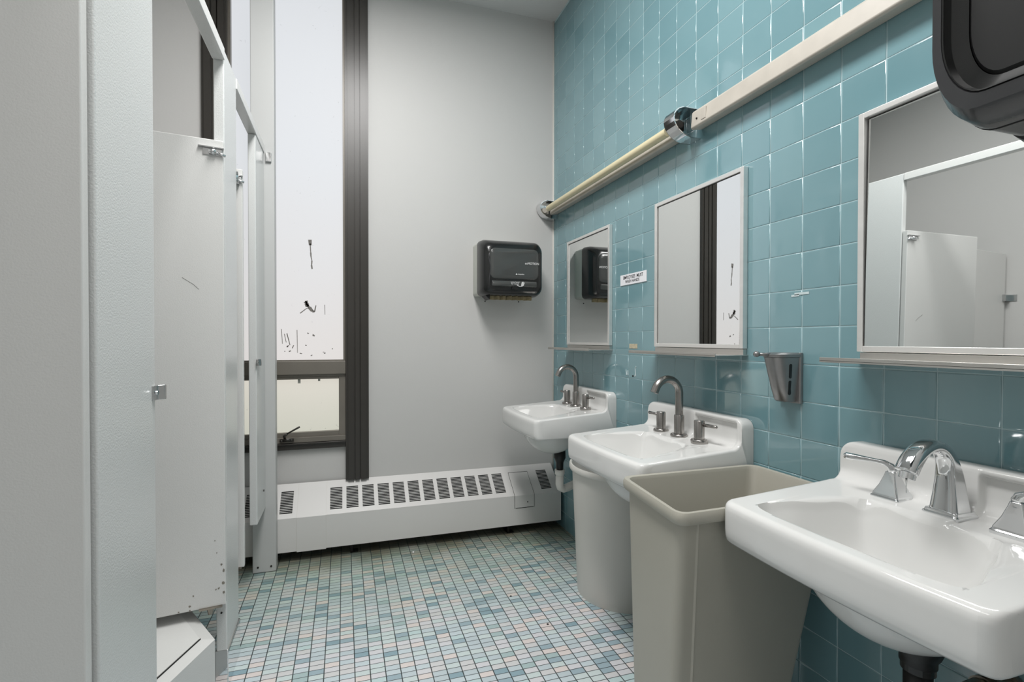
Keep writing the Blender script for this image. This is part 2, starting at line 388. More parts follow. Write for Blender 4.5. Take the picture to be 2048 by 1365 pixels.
for q in range(13): a_, c_ = random.uniform(-1.60, -1.30), random.choice((1.045, 1.06, 1.15))+random.uniform(-.015, .06); stroke(bm, [(a_, c_), (a_+random.uniform(.003, .012), c_+random.uniform(-.006, .006))], random.uniform(.0012, .003))
for q in range(5): stroke(bm, [(-1.60+q*.019+random.uniform(-.01, .01), 1.06+random.uniform(0, .14)), (-1.59+q*.019, 1.065+random.uniform(0, .14))], .0016)
obj('film_scratches', bm, M['scuff'], win)

# ------------------------------------------------------------------ convector heater cover
ht = thing('heater_cover', 'long low white metal convector cover with slotted grilles under the window', 'heater', (-1.4, 2.64, .055))
HX0, HX1 = -2.72, -.022
yb_, zb_, yf_, zf_, zlo = YB-.001, .362, 2.566, .228, .056
sl = math.hypot(yb_-yf_, zb_-zf_)
def S(s):  # point on slope, s=0 top
    return (yb_+(yf_-yb_)*s/sl, zb_+(zf_-zb_)*s/sl)
cols = []
x = -1.343
for q in range(12): cols.append((x+q*.0835, x+q*.0835+.062))
cols.append((-.139, -.073))
for q in range(13): cols.append((-1.528-.062-q*.0835, -1.528-q*.0835))
cols = [(a, b) for a, b in cols if a > HX0+.02]; cols.sort()
xs = sorted(set([HX0, HX1]+[v for c in cols for v in c]))
slots = [(.046+i*.0094, .046+i*.0094+.0068) for i in range(14)]
ss = sorted(set([0, sl]+[v for c in slots for v in c]))
bm = BM(); vg = {}
def gv(i, j):
    if (i, j) not in vg: yy, zz = S(ss[j]); vg[(i, j)] = bm.verts.new((xs[i], yy, zz))
    return vg[(i, j)]
for i in range(len(xs)-1):
    incol = any(abs(xs[i]-a) < 1e-6 for a, b in cols)
    for j in range(len(ss)-1):
        if incol and any(abs(ss[j]-a) < 1e-6 for a, b in slots): continue
        bm.faces.new((gv(i, j), gv(i+1, j), gv(i+1, j+1), gv(i, j+1)))
A = [bm.verts.new(p) for p in ((HX0, yf_, zf_), (HX1, yf_, zf_), (HX1, yf_, zlo), (HX0, yf_, zlo))]; bm.faces.new(A)
for xx in (HX0, HX1):
    bm.faces.new([bm.verts.new(p) for p in ((xx, yb_, zb_), (xx, yf_, zf_), (xx, yf_, zlo), (xx, yb_, zlo))])
bmesh.ops.remove_doubles(bm, verts=bm.verts[:], dist=1e-5)
o = obj('casing', bm, M['heater'], ht)
sd = o.modifiers.new('solid', 'SOLIDIFY'); sd.thickness = .0016; sd.offset = 0
obj('dark_slot_backing', prism_x(BM(), [(YB-.003, zb_-.006), (yf_+.003, zf_-.006), (yf_+.006, zf_-.03), (YB-.006, zlo+.02)], HX0+.01, HX1-.01), M['dark'], ht)  # black block under the slots: shade inside the casing put in as colour
bm = BM(); prism_x(bm, [(YB-.003, .359), (yf_+.004, zf_-.004), (yf_+.004, zlo+.01), (YB-.003, zlo+.01)], HX0+.0042, HX0+.006)
for i_, fx_ in enumerate((-2.3, -1.24, -.35)):
    fb = BM(); box(fb, fx_, fx_+.012, 2.60, 2.69, 0, .09); box(fb, fx_, fx_+.04, 2.60, 2.64, 0, .004)
    obj('foot_bracket', fb, M['screw'], ht)
# joint cover plate and access door
def over(x0, x1, s0, s1, zend, th):
    a = S(s0); b = S(s1) if s1 < sl else (yf_, zf_)
    n = Vector((-(zb_-zf_), (yb_-yf_))).normalized()
    ny, nz = -abs(zb_-zf_)/sl, abs(yb_-yf_)/sl
    pts = [(a[0], a[1]), (a[0]+ny*th, a[1]+nz*th), (yf_-th, zf_+th*.3), (yf_-th, zend), (yf_, zend), (yf_, zf_)]
    return prism_x(BM(), pts, x0, x1)
bm.free()
obj('joint_plate', over(-1.505, -1.362, .004, sl, zlo-.004, .0022), M['heater'], ht, bevel=.0006)
obj('panel_seam', over(-1.3618, -1.3606, .0, sl, zlo, .0009), M['caulk'], ht)
obj('panel_seam', over(-1.5062, -1.5050, .0, sl, zlo, .0009), M['caulk'], ht)
ad = obj('access_door', over(-.316, -.196, .05, sl, .158, .004), M['heater'], ht, bevel=.0012)
bm = BM(); tube(bm, [(-.238, yf_-.003, .188), (-.238, yf_-.0052, .188)], .0035, 10)
sub('screw', bm, M['screw'], ad)
bm = BM(); dk = .0012
for a, b in ((-.318, -.3165), (-.1955, -.1935)):
    loft(bm, [[(a, yf_-.0012, .16), (b, yf_-.0012, .16), (b, yf_+.002, .16), (a, yf_+.002, .16)], [(a, yf_-.0012, zf_), (b, yf_-.0012, zf_), (b, yf_+.002, zf_), (a, yf_+.002, zf_)]])
box(bm, -.31, -.2, yf_-.002, yf_+.001, .1545, .158)
for a, b in ((-.3185, -.3165), (-.1955, -.1935)):
    for part in (over(a, b, .046, sl, .1545, .0011),):
        me_ = bpy.data.meshes.new('t'); part.to_mesh(me_); bm.from_mesh(me_); part.free()
a0_, b0_ = S(.046), S(.049)
ny_, nz_ = -abs(zb_-zf_)/sl*.0012, abs(yb_-yf_)/sl*.0012
prism_x(bm, [(a0_[0], a0_[1]), (a0_[0]+ny_, a0_[1]+nz_), (b0_[0]+ny_, b0_[1]+nz_), (b0_[0], b0_[1])], -.3185, -.1935)
sub('door_gap', bm, M['screw'], ad)

# ------------------------------------------------------------------ full-height white post
post = thing('wall_post', 'white full-height metal post screwed to the floor at the last stall', 'post', (-1.647, 2.53, 0))
obj('post_body', box(BM(), -1.700, -1.594, 2.497, 2.56, .0, ZC), M['post'], post, bevel=.004)
for xx in (-1.676, -1.616):
    bm = BM(); tube(bm, [(xx, 2.4975, .028), (xx, 2.4945, .028)], .0045, 12); obj('screw', bm, M['screw'], post)
bm = BM(); box(bm, -1.632, -1.606, 2.485, 2.4975, 2.005, 2.05); obj('rail_bracket', bm, M['clip'], post, bevel=.002)

# ------------------------------------------------------------------ toilet stalls
XFc, TH = -1.640, .032
def pilaster(y0, y1, z0, z1, label):
    t = thing('stall_pilaster', label, 'stall pilaster', (XFc-TH/2, (y0+y1)/2, z0))
    obj('pilaster_panel', box(BM(), XFc-TH, XFc, y0, y1, z0, z1), M['pilaster'], t, bevel=.004)
    return t
p1 = pilaster(.876, 1.112, .10, 2.085, 'wide white pilaster nearest the camera with a chrome latch keeper on its edge')
p2 = pilaster(1.706, 1.884, .0, 2.085, 'narrow white pilaster carrying the middle open stall door, chrome shoe at its foot')
p3 = pilaster(2.27, 2.4965, .319, 2.045, 'short white pilaster strip hung against the tall post, clear of the floor')
for p, y0, y1 in ((p1, .876, 1.112), (p2, 1.706, 1.884)):
    bm = BM()
    prism(bm, [(XFc+.004, y0-.004), (XFc+.004, y1+.004), (XFc-TH-.004, y1+.004), (XFc-TH-.004, y0-.004)], 0, .125)
    obj('floor_shoe', bm, M['chrome'], p, bevel=.003)
def keeper(y0, y1, z, parent):
    bm = BM()
    prof = [(0, 0), (.003, 0), (.006, .3), (.016, .45), (.016, .62), (.006, .72), (.004, 1), (0, 1)]
    prism(bm, [(XFc+a, y0+(y1-y0)*b) for a, b in prof], z-.015, z+.015)
    k = obj('latch_keeper', bm, M['clip'], parent, bevel=.0012)
    bm = BM(); tube(bm, [(XFc+.004, y0+(y1-y0)*.2, z), (XFc+.008, y0+(y1-y0)*.2, z)], .0045, 12)
    sub('screw', bm, M['chrome'], k, smooth=False)
keeper(1.093, 1.142, 1.034, p1); keeper(2.256, 2.325, 1.040, p3)
for z in (.40,):
    bm = BM(); tube(bm, [(XFc, 2.44, z+.02), (XFc+.003, 2.44, z+.02)], .005, 10); obj('screw', bm, M['screw'], p3)
for yy, zz in ((1.722, .248), (1.722, .115)):
    bm = BM(); tube(bm, [(XFc-.016, 1.706, zz), (XFc-.016, 1.7035, zz)], .003, 10); obj('screw', bm, M['screw'], p2)
def rail(y0, y1, label):
    r_ = obj('headrail', box(BM(), XFc-TH-.002, XFc+.003, y0, y1, 2.046, 2.085), M['stall'], bevel=.003)
    tag(r_, label, 'headrail', 'overhead rails joining the stall pilasters'); return r_
rail(YF+.01, .874, 'white overhead rail above the nearest stall door opening')
rail(1.114, 1.704, 'white overhead rail above the middle stall door opening')
rail(1.886, 2.494, 'white overhead rail running from the middle pilaster to the tall post')

def stall_door(xh, y, ang, w, label, chips=False, hy=.006):
    """hinge end at xh, opened inwards; ang tilts it from square"""
    t = thing('stall_door', label, 'stall door', (xh, y, .288), 'open stall doors')
    m = Matrix.Translation((xh, y, 0)) @ Matrix.Rotation(math.radians(ang), 4, 'Z')
    bm = BM(); box(bm, -w, 0, -.025, 0, .288, 1.776, m)
    obj('door_panel', bm, M['stall'], t, bevel=.003)
    for z, nm in ((1.735, 'top_hinge'),):
        bm = BM(); box(bm, -.058, -.004, -.028, -.024, z-.010, z+.012, m); box(bm, -.07, .002, -.034, -.024, z+.012, z+.016, m)
        box(bm, -.02, -.014, -.001, hy, z-.010, z+.012, m)
        h = obj(nm, bm, M['clip'], t, bevel=.001)
        bm = BM(); tube(bm, [m @ Vector((-.04, -.034, z)), m @ Vector((-.02, -.034, z))], .008, 12); tube(bm, [m @ Vector((-.018, -.033, z-.002)), m @ Vector((.006, -.030, z-.009))], .004, 10)
        if hy < .004: box(bm, -.03, -.010, -.0710, -.024, z-.02, z+.016, m)
        sub('hinge_barrel', bm, M['chrome'], h, smooth=True)
    bm = BM(); tube(bm, [m @ Vector((-.045, -.012, .29)), m @ Vector((-.045, -.012, .262))], [.012, .007], 12); box(bm, -.075, -.01, -.03, -.0, .284, .290, m)
    obj('bottom_hinge', bm, M['oldbrass'], t)
    if chips:
        bm = BM()
        for a, z, s in ((-.012, .42, .004), (-.006, .40, .005), (-.008, .36, .006), (-.02, .345, .004), (-.028, .343, .003), (-.006, .33, .005), (-.09, .335, .003), (-.10, .292, .003), (-.13, .293, .003), (-.10, .305, .004), (-.03, .50, .002), (-.025, .46, .002)):
            pts = [m @ Vector((a+s*math.cos(q)*random.uniform(.5, 1), -.0252, z+s*math.sin(q)*random.uniform(.5, 1.3))) for q in [i*PI/3.5 for i in range(7)]]
            pts2 = [p+(m.to_3x3() @ Vector((0, -.0004, 0))) for p in pts]
            loft(bm, [pts, pts2])
        bm2 = obj('paint_chips', bm, M['oldbrass'], t)
        bm = BM()
        a = m @ Vector((-.115, -.0253, 1.335)); b = m @ Vector((-.085, -.0253, 1.315)); c = m @ Vector((-.07, -.0253, 1.30))
        tube(bm, [a, b, c], .0004, 6); obj('scratch', bm, M['screw'], t)
    return t
stall_door(-1.640, 1.702, 8, .47, 'white stall door standing open, hinged on the middle pilaster, chipped lower corner', True)
stall_door(-1.632, 1.960, 4, .58, 'white stall door nearest the window, seen almost edge-on beside the post', hy=.002)
stall_door(-1.646, .868, 6, .60, 'white stall door at the left edge of the photo, nearest the camera', hy=.0079)
for y, lb in ((.99, 'white partition panel dividing the two nearest stalls'), (1.80, 'white partition panel dividing the middle stall from the window stall')):
    t = thing('stall_partition', lb, 'stall partition', (-2.2, y, .30), 'panels dividing the stalls')
    obj('partition_panel', box(BM(), XL+.02, XFc-TH-.004, y-.0125, y+.0125, .30, 1.778), M['stall'], t, bevel=.003)
    for z in (.55, 1.50):
        bm = BM(); box(bm, XL, XL+.05, y-.030, y-.0125, z-.02, z+.02); box(bm, XL, XL+.006, y-.060, y-.0125, z-.02, z+.02)
        obj('wall_bracket', bm, M['clip'], t, bevel=.001)

# low bevelled white metal cabinet on the stall floor
cb = thing('metal_floor_cabinet', 'low white metal cabinet with an angled corner on the floor of the middle stall', 'cabinet', (-1.9, 1.5, 0))
poly = [(-1.643, 1.568), (-1.768, 1.775), (-2.25, 1.775), (-2.25, 1.15), (-1.811, 1.155)]
poly_c = (-1.95, 1.5)
def inset_poly(poly, d):
    n = len(poly); out = []
    for i in range(n):
        p0, p, p2_ = Vector(poly[i-1]), Vector(poly[i]), Vector(poly[(i+1) % n])
        e1, e2 = (p-p0).normalized(), (p2_-p).normalized()
        n1, n2 = Vector((-e1.y, e1.x)), Vector((-e2.y, e2.x))
        b = (n1+n2); b.normalize(); out.append(p+b*(d/max(.2, b.dot(n1))))
    return [(v.x, v.y) for v in out]
ip = inset_poly(poly, .034)
bm = BM(); loft(bm, [[(x, y, 0) for x, y in poly], [(x, y, .243) for x, y in poly], [(x, y, .252) for x, y in ip]])
obj('cabinet_body', bm, M['stall'], cb)
ip2 = inset_poly(poly, .0365)
obj('lid', prism(BM(), ip2, .249, .2545), M['stall'], cb)
bm = BM()
for a, b in ((0, 4),):
    pa, pb = Vector(ip[0]), Vector(ip[4]); d = (pb-pa).normalized()
    n = Vector((-d.y, d.x))*-.0018
    prism(bm, [(pa.x, pa.y), (pb.x, pb.y), (pb.x-n.x, pb.y-n.y), (pa.x-n.x, pa.y-n.y)], .2515, .2548)
obj('lid_gap', bm, M['dark'], cb)

# ------------------------------------------------------------------ sinks
SY = 1.448; SW = .2425
def sm(a, b, x):
    t = max(0, min(1, (x-a)/(b-a))); return t*t*(3-2*t)
def sink_mesh():
    bm = BM()
    # station offsets, dense at the ends and at the soap recess
    st = []
    for d in (0, .0015, .004, .008, .013, .019, .026, .034, .043): st.append(-SW+d)
    n = 132
    for i in range(1, n): st.append(-SW+.043+(2*SW-.086)*i/n)
    st += [-s for s in st[:9]][::-1]
    st += [-.214, -.217, -.220, -.223, -.029, -.032, -.035, -.038]
    for q in (.2025, .2015, .2, .198, .1955, .192): st += [q, -q]
    st = sorted(set(round(s, 5) for s in st))
    rings = []
    for y in st:
        d = SW-abs(y)
        rd = lambda r: 0 if d >= r else r-math.sqrt(max(0, r*r-(r-d)**2))
        i0 = rd(.008); fr_ = rd(.024); tp = rd(.03)
        xf = -.424-.012*(1-(y/SW)**2)+fr_
        R_ = sm(-.036, -.032, -y-.0) if False else 0
        R_ = (1-sm(-.037, -.030, y))*sm(-.224, -.214, y)
        zt = .885-tp-i0*.2
        zdk = lambda x: .766+(x+.43)*.068-i0
        L = []
        L.append((xf+.020, .672+i0)); L.append((xf+.010+i0*.5, .673+i0)); L.append((xf+.004+i0, .679+i0)); L.append((xf+.001+i0, .690+i0))
        for z in (.705, .72, .735, .748): L.append((xf+i0, z))
        L.append((xf+.0015+i0, .757-i0*.3)); L.append((xf+.005+i0, .7625-i0*.7)); L.append((xf+.011+i0, .7662-i0)); 
        x0 = xf+.018+i0; 
        xa_, xb_ = -.392+.006*(y/SW)**2, -.150
        def rr_(x):
            t = (x-xa_)/(xb_-xa_); Wd = .203-.083*t
            return (abs(2*t-1)**6+(abs(y)/Wd)**6)**(1/6), t, Wd
        ins = [xa_+(xb_-xa_)*q/300 for q in range(301)]
        ins = [x for x in ins if rr_(x)[0] < 1]
        xl, xr_ = (min(ins), max(ins)) if len(ins) > 3 else (-.375, -.345)
        cx, wv = (xl+xr_)/2, (xr_-xl)/2
        xs_ = [x0+(cx-wv-x0)*q/5 for q in range(5)]+[cx-wv*math.cos(PI*q/52) for q in range(53)]+[cx+wv+(-.115-cx-wv)*q/4 for q in range(1, 5)]
        for x in xs_:
            z = zdk(x)
            r, t, Wd = rr_(x)
            if r < 1.0:
                df, db, ds = t*(xb_-xa_), (1-t)*(xb_-xa_), Wd-abs(y)
                # wall planes: steep front, sloping back and sides, soft bottom
                k_ = -.016*math.log(math.exp(-df*4.5/.016)+math.exp(-db*2.6/.016)+math.exp(-ds*2.2/.016)+math.exp(-.082/.016))
                bw_ = max(0, 1-((x+.262)/.135)**2-(y/.175)**2)
                z -= max(0, k_)+.004*sm(0, .04, 1-r)+.078*bw_*bw_*(1.5-.5*bw_)
            z -= .004*R_*sm(-.155, -.14, x)
            L.append((x, z))
        zz = zdk(-.10)-.004*R_
        L.append((-.100, zz+.0004)); L.append((-.09, zz+.0015-.0005*R_))
        fx = -.048+.014*R_
        rr = .030
        for q in range(1, 8):
            an = math.radians(90*q/8)
            L.append((fx-rr+rr*math.sin(an)-.004*(1-q/8), zz+.001+rr*(1-math.cos(an))))
        L.append((fx, zz+.031))
        for z in (.830, .845, .858):
            L.append((fx, min(z, zt-.012)))
        L.append((fx-.001*R_, min(.866, zt-.0095))); L.append((-.0475+.003*R_, min(.8695, zt-.008)))
        for q in range(1, 6):
            an = math.radians(90*q/5)
            L.append((-.048+.012*(1-math.cos(an)), zt-.008+.008*math.sin(an)))
        L.append((-.010, zt)); L.append((-.001, zt-.002)); L.append((-.001, zt-.05)); L.append((-.001, .68+i0)); L.append((-.006, .673+i0))
        nu = 34; xa, xb = -.02, xf+.024
        for q in range(nu+1):
            x = xa+(xb-xa)*q/nu
            cx = -.235; r2 = ((x-cx)/.150)**2+(y/.150)**2
            z = .672+i0-.122*max(0, 1-r2)**.62*sm(0, .02, 1-r2)
            L.append((x, z))
        rings.append([(x, SY+y, z) for x, z in L])
    loft(bm, rings)
    return bm
sink = thing('wall_sink', 'white porcelain wall sink in the middle of the row, behind the taupe bin', 'sink', (-.0, SY, .672), 'porcelain sinks along the tiled wall')
sb = obj('basin', sink_mesh(), M['ceramic'], sink, smooth=True)
sb.data.set_sharp_from_angle(angle=math.radians(60))
bm = BM(); lathe(bm, [(.0, .6135), (.018, .6135), (.021, .6155), (.023, .6125), (.023, .606)], -.262, SY, 24); obj('drain_ring', bm, M['chrome'], sink, smooth=True)
dup(sink, (0, .797, 0), 'white porcelain wall sink furthest away, in the corner by the painted wall')
dup(sink, (0, -.796, 0), 'white porcelain wall sink nearest the camera with the chrome faucet')

# brushed gooseneck faucets (far and middle sinks)
FXc, FZ = -.093, .786
fc = thing('faucet', 'dark brushed-metal gooseneck faucet with two lever handles on the middle sink', 'faucet', (FXc, SY-.004, FZ), 'gooseneck faucets')
yc = SY-.004
bm = BM(); lathe(bm, [(.029, FZ-.002), (.030, FZ+.004), (.030, FZ+.008), (.026, FZ+.012), (.018, FZ+.0125)], FXc, yc); obj('spout_flange', bm, M['nickel'], fc, smooth=True, angle=40).data.set_sharp_from_angle(angle=.8)
bm = BM(); lathe(bm, [(.0175, FZ+.012), (.0175, FZ+.078), (.0165, FZ+.080), (.013, FZ+.080)], FXc, yc); obj('spout_collar', bm, M['nickel'], fc, smooth=True).data.set_sharp_from_angle(angle=.8)
pts = [(FXc, yc, FZ+.075), (FXc, yc, FZ+.155)]
Rg = .052
for a in range(0, 156, 8):
    an = math.radians(a); pts.append((FXc-Rg+Rg*math.cos(an), yc, FZ+.160+Rg*math.sin(an)))
lp = Vector(pts[-1]); an = math.radians(156); dr = Vector((-math.sin(an), 0, math.cos(an)))
pts.append(tuple(lp+dr*.022)); 
bm = BM(); tube(bm, pts, .0138, 24); obj('spout', bm, M['nickel'], fc, smooth=True).data.set_sharp_from_angle(angle=.8)
for sgn in (1, -1):
    hy = yc+sgn*.102
    bm = BM(); lathe(bm, [(.027, FZ-.002), (.028, FZ+.004), (.028, FZ+.008), (.025, FZ+.012), (.017, FZ+.012), (.017, FZ+.074), (.015, FZ+.077), (.0, FZ+.077)], FXc, hy)
    h = obj('handle', bm, M['nickel'], fc, smooth=True); h.data.set_sharp_from_angle(angle=.8)
    bm = BM(); a = Vector((FXc, hy, FZ+.063)); d = Vector((-.05 if sgn > 0 else .12, sgn*.99, .02)).normalized()
    tube(bm, [a, a+d*.068, a+d*.071], [.0058, .0058, .004], 14); sub('lever', bm, M['nickel'], h, smooth=True)
dup(fc, (0, .798, 0), 'dark brushed-metal gooseneck faucet on the furthest sink in the corner')

# chrome faucet on the near sink
yc = .645; cf = thing('faucet', 'polished chrome faucet with arched spout and flared square bases on the nearest sink', 'faucet', (-.09, yc, FZ))
def rsq(c, hw, hh, ax, ay, n=4, r=.35):
    """rounded rectangle ring around c in the plane of ax, ay"""
    pts = []
    for (sx, sy, a0) in ((1, 1, 0), (-1, 1, 90), (-1, -1, 180), (1, -1, 270)):
        for q in range(n+1):
            a = math.radians(a0+90*q/n)
            rr = r*min(hw, hh)
            px = sx*(hw-rr)+rr*math.cos(a); py = sy*(hh-rr)+rr*math.sin(a)
            pts.append(tuple(Vector(c)+Vector(ax)*px+Vector(ay)*py))
    return pts
X_, Y_ = (1, 0, 0), (0, 1, 0)
bm = BM(); loft(bm, [rsq((-.088, yc, FZ-.003), .033, .030, X_, Y_, r=.2), rsq((-.088, yc, FZ+.004), .034, .031, X_, Y_, r=.2), rsq((-.088, yc, FZ+.007), .031, .028, X_, Y_, r=.2), rsq((-.088, yc, FZ+.012), .030, .027, X_, Y_, r=.2)])
obj('spout_base', bm, M['chrome'], cf, bevel=.001)
path = [(-.088, -.004, 0, .029, .026), (-.088, .010, 0, .0285, .025), (-.088, .045, 2, .0235, .0205), (-.090, .085, 8, .0195, .0175), (-.098, .114, 28, .0165, .0160), (-.115, .136, 52, .0140, .0155), (-.138, .146, 78, .0125, .0155), (-.162, .145, 100, .0130, .0165), (-.186, .133, 122, .0150, .0175), (-.205, .114, 140, .0165, .0185), (-.215, .097, 150, .0170, .0180), (-.2155, .096, 150, .0165, .0175)]
rings = []
for x, z, a, hw, hh in path:
    an = math.radians(a)
    ax = Vector((math.cos(an), 0, math.sin(an)))       # across the section in the plane of the arch
    rings.append(rsq((x, yc, FZ+z), hw, hh, ax, Y_, r=.5 if z < .1 and x > -.15 else .85))
bm = BM(); loft(bm, rings)
sp = obj('spout', bm, M['chrome'], cf, smooth=True); md = sp.modifiers.new('s', 'SUBSURF'); md.levels = 1; md.render_levels = 2
bm = BM(); tube(bm, [(-.208, yc, FZ+.100), (-.214, yc, FZ+.084)], [.014, .013], 16); sub('aerator', bm, M['chrome'], sp, smooth=True).data.set_sharp_from_angle(angle=.8)
for sgn in (1, -1):
    hy = yc+sgn*.103
    bm = BM()
    loft(bm, [rsq((-.09, hy, FZ-.003), .0285, .0285, X_, Y_, r=.15), rsq((-.09, hy, FZ+.004), .029, .029, X_, Y_, r=.15), rsq((-.09, hy, FZ+.007), .026, .026, X_, Y_, r=.15), rsq((-.09, hy, FZ+.011), .0255, .0255, X_, Y_, r=.15),
              rsq((-.09, hy, FZ+.030), .0175, .0175, X_, Y_, r=.2), rsq((-.09, hy, FZ+.050), .0118, .0118, X_, Y_, r=.3), rsq((-.09, hy, FZ+.060), .010, .010, X_, Y_, r=.5)])
    h = obj('handle', bm, M['chrome'], cf, bevel=.001)
    d = Vector((-.55, sgn*.83, 0)).normalized() if sgn > 0 else Vector((-.15, -.98, 0)).normalized()
    s = Vector((-d.y, d.x, 0)); up = Vector((0, 0, 1)); c0 = Vector((-.09, hy, FZ+.060))
    sec = [(0, -.001, .0095, .009, 0), (0, .006, .0098, .009, 0), (.004, .013, .009, .008, 35), (.014, .0185, .0075, .0055, 75), (.03, .0205, .0075, .0042, 88), (.05, .0215, .0085, .0055, 90), (.068, .0225, .0098, .007, 90), (.082, .0230, .0095, .0072, 90), (.087, .0230, .006, .004, 90)]
    rings = []
    for l, z, hw, hh, a in sec:
        an = math.radians(a); e2 = d*math.cos(an)*-1+up*math.sin(an)
        rings.append(rsq(c0+d*l+up*z, hw, hh, s, e2, r=.7))
    bm = BM(); loft(bm, rings); sub('lever', bm, M['chrome'], h, smooth=True)
bm = BM(); tube(bm, [(-.214, yc, FZ+.085), (-.2142, yc, FZ+.07), (-.2141, yc, FZ+.056)], [.0016, .0009, .0004], 8)
w = plain('water', (.8, .82, .82, 1), .05); w.node_tree.nodes['Principled BSDF'].inputs['Transmission Weight'].default_value = .9; w.node_tree.nodes['Principled BSDF'].inputs['IOR'].default_value = 1.33
tag(obj('water_drip', bm, w, smooth=True), 'thin thread of water hanging from the chrome spout', 'water')
bm = BM(); bmesh.ops.create_icosphere(bm, subdivisions=2, radius=.006, matrix=Matrix.Translation((-.112, .515, FZ+.006)) @ Matrix.Diagonal((1, 1.2, .8, 1)))
tag(obj('soap_scrap', bm, M['soap'], smooth=True), 'orange scrap of soap beside the right chrome handle', 'soap')

# waste pipes
tw = thing('drain_pipe', 'black tailpiece running into a white plastic trap under the furthest sink', 'pipe', (-.19, 2.235, .36))
bm = BM(); lathe(bm, [(.030, .56), (.031, .525), (.028, .52), (.020, .50), (.019, .47), (.016, .455)], -.19, 2.235, 20); obj('tailpiece', bm, M['blackm'], tw, smooth=True)
bm = BM(); lathe(bm, [(.026, .462), (.026, .44), (.023, .436), (.021, .43)], -.19, 2.235, 20); obj('slip_nut', bm, M['pvc'], tw, smooth=True)
bm = BM(); tube(bm, [(-.19, 2.235, .44), (-.19, 2.235, .385), (-.185, 2.237, .368), (-.165, 2.242, .357), (-.14, 2.246, .36), (-.10, 2.25, .372), (.0006, 2.25, .38)], .021, 18); obj('trap', bm, M['pvc'], tw, smooth=True)
bm = BM(); tube(bm, [(-.09, 2.25, .374), (-.07, 2.25, .376)], .027, 18); obj('wall_nut', bm, M['clip'], tw)
tn = thing('drain_pipe', 'black plastic tailpiece and trap under the nearest sink', 'pipe', (-.19, .637, .28))
bm = BM(); lathe(bm, [(.043, .562), (.041, .548), (.034, .528), (.029, .520), (.029, .508)], -.19, .637, 24); obj('tailpiece', bm, M['blackm'], tn, smooth=True).data.set_sharp_from_angle(angle=.9)
bm = BM(); lathe(bm, [(.027, .509), (.027, .494), (.024, .493)], -.19, .637, 24); obj('slip_nut', bm, M['black'], tn)
bm = BM(); tube(bm, [(-.19, .637, .50), (-.19, .637, .37), (-.18, .637, .335), (-.15, .637, .315), (-.12, .637, .33), (-.105, .637, .36), (-.10, .637, .385), (-.08, .637, .40), (.0006, .637, .402)], .0225, 18); obj('trap', bm, M['blackm'], tn, smooth=True)
sv = thing('supply_valve', 'tarnished metal shut-off pipe fitting behind the black trap', 'valve', (-.05, .60, .43))
bm = BM(); tube(bm, [(-.003, .60, .45), (-.03, .60, .45), (-.07, .60, .455)], [.026, .026, .024], 20); tube(bm, [(-.002, .60, .45), (-.012, .60, .45)], .036, 20); obj('valve_body', bm, M['oldbrass'], sv, smooth=True).data.set_sharp_from_angle(angle=.8)
bm = BM(); tube(bm, [(-.055, .60, .455), (-.055, .596, .52), (-.06, .58, .60), (-.07, .56, .665)], .012, 12); obj('supply_tube', bm, M['oldbrass'], sv, smooth=True)
bm = BM(); tube(bm, [(-.07, .60, .455), (-.10, .603, .453)], [.021, .019], 8); obj('knob', bm, M['oldbrass'], sv)

# ------------------------------------------------------------------ mirrors with shelves
MY0, MY1, MZ0, MZ1, MXF = 1.232, 1.690, 1.112, 1.708, -.020
mr_ = thing('wall_mirror', 'steel-framed mirror with shelf above the middle sink', 'mirror', (0, 1.461, 1.09), 'framed mirrors with shelves along the tiled wall')
fw = .014
bm = BM()
box(bm, MXF, -.001, MY0, MY0+fw, MZ0, MZ1); box(bm, MXF, -.001, MY1-fw, MY1, MZ0, MZ1)
box(bm, MXF, -.001, MY0+fw, MY1-fw, MZ0, MZ0+fw); box(bm, MXF, -.001, MY0+fw, MY1-fw, MZ1-fw, MZ1)
obj('frame', bm, M['steel'], mr_, bevel=.0015)
bm = BM(); box(bm, -.0025, -.0015, MY0+fw, MY1-fw, MZ0+fw, MZ1-fw); obj('backing', bm, M['dark'], mr_)
def glass(y0, y1, yaw=0, pitch=0):
    bm = BM(); cy, cz = (y0+y1)/2, (MZ0+MZ1)/2
    box(bm, -.0130, -.0125, y0+fw+.003, y1-fw-.003, MZ0+fw, MZ1-fw-.003)
    bmesh.ops.rotate(bm, cent=(-.0162, cy, cz), matrix=Matrix.Rotation(yaw, 3, 'Z') @ Matrix.Rotation(pitch, 3, 'Y'), verts=bm.verts[:])
    return bm
gl = obj('glass', glass(MY0, MY1), M['mirror'], mr_)
bm = BM(); box(bm, -.134, -.001, MY0-.004, MY1+.012, 1.089, 1.0915); box(bm, -.134, -.1315, MY0-.004, MY1+.012, 1.086, 1.0985); box(bm, -.016, -.001, MY0+.002, MY1-.002, 1.0915, 1.110)
obj('shelf', bm, M['steel_d'], mr_, bevel=.0008)
m1 = dup(mr_, (0, .808, 0), 'steel-framed mirror with shelf above the furthest sink, reflecting the towel dispenser')
m3 = dup(mr_, (0, -.817, 0), 'steel-framed mirror with shelf above the nearest sink, reflecting the stall doors')
for c in m3.children:      # this mirror's glass sits slightly askew in a deeper frame
    if c.name.startswith('frame'):
        c.data = c.data.copy(); c.data.transform(Matrix.Diagonal((1.25, 1, 1, 1)))
    if c.name.startswith('glass'):
        me = c.data.copy(); c.data = me
        cc = Vector((-.0127, 1.461, 1.41)); Rm = Matrix.Rotation(.021, 4, 'Z') @ Matrix.Rotation(.018, 4, 'Y')
        me.transform(Matrix.Translation(cc) @ Rm @ Matrix.Translation(-cc))

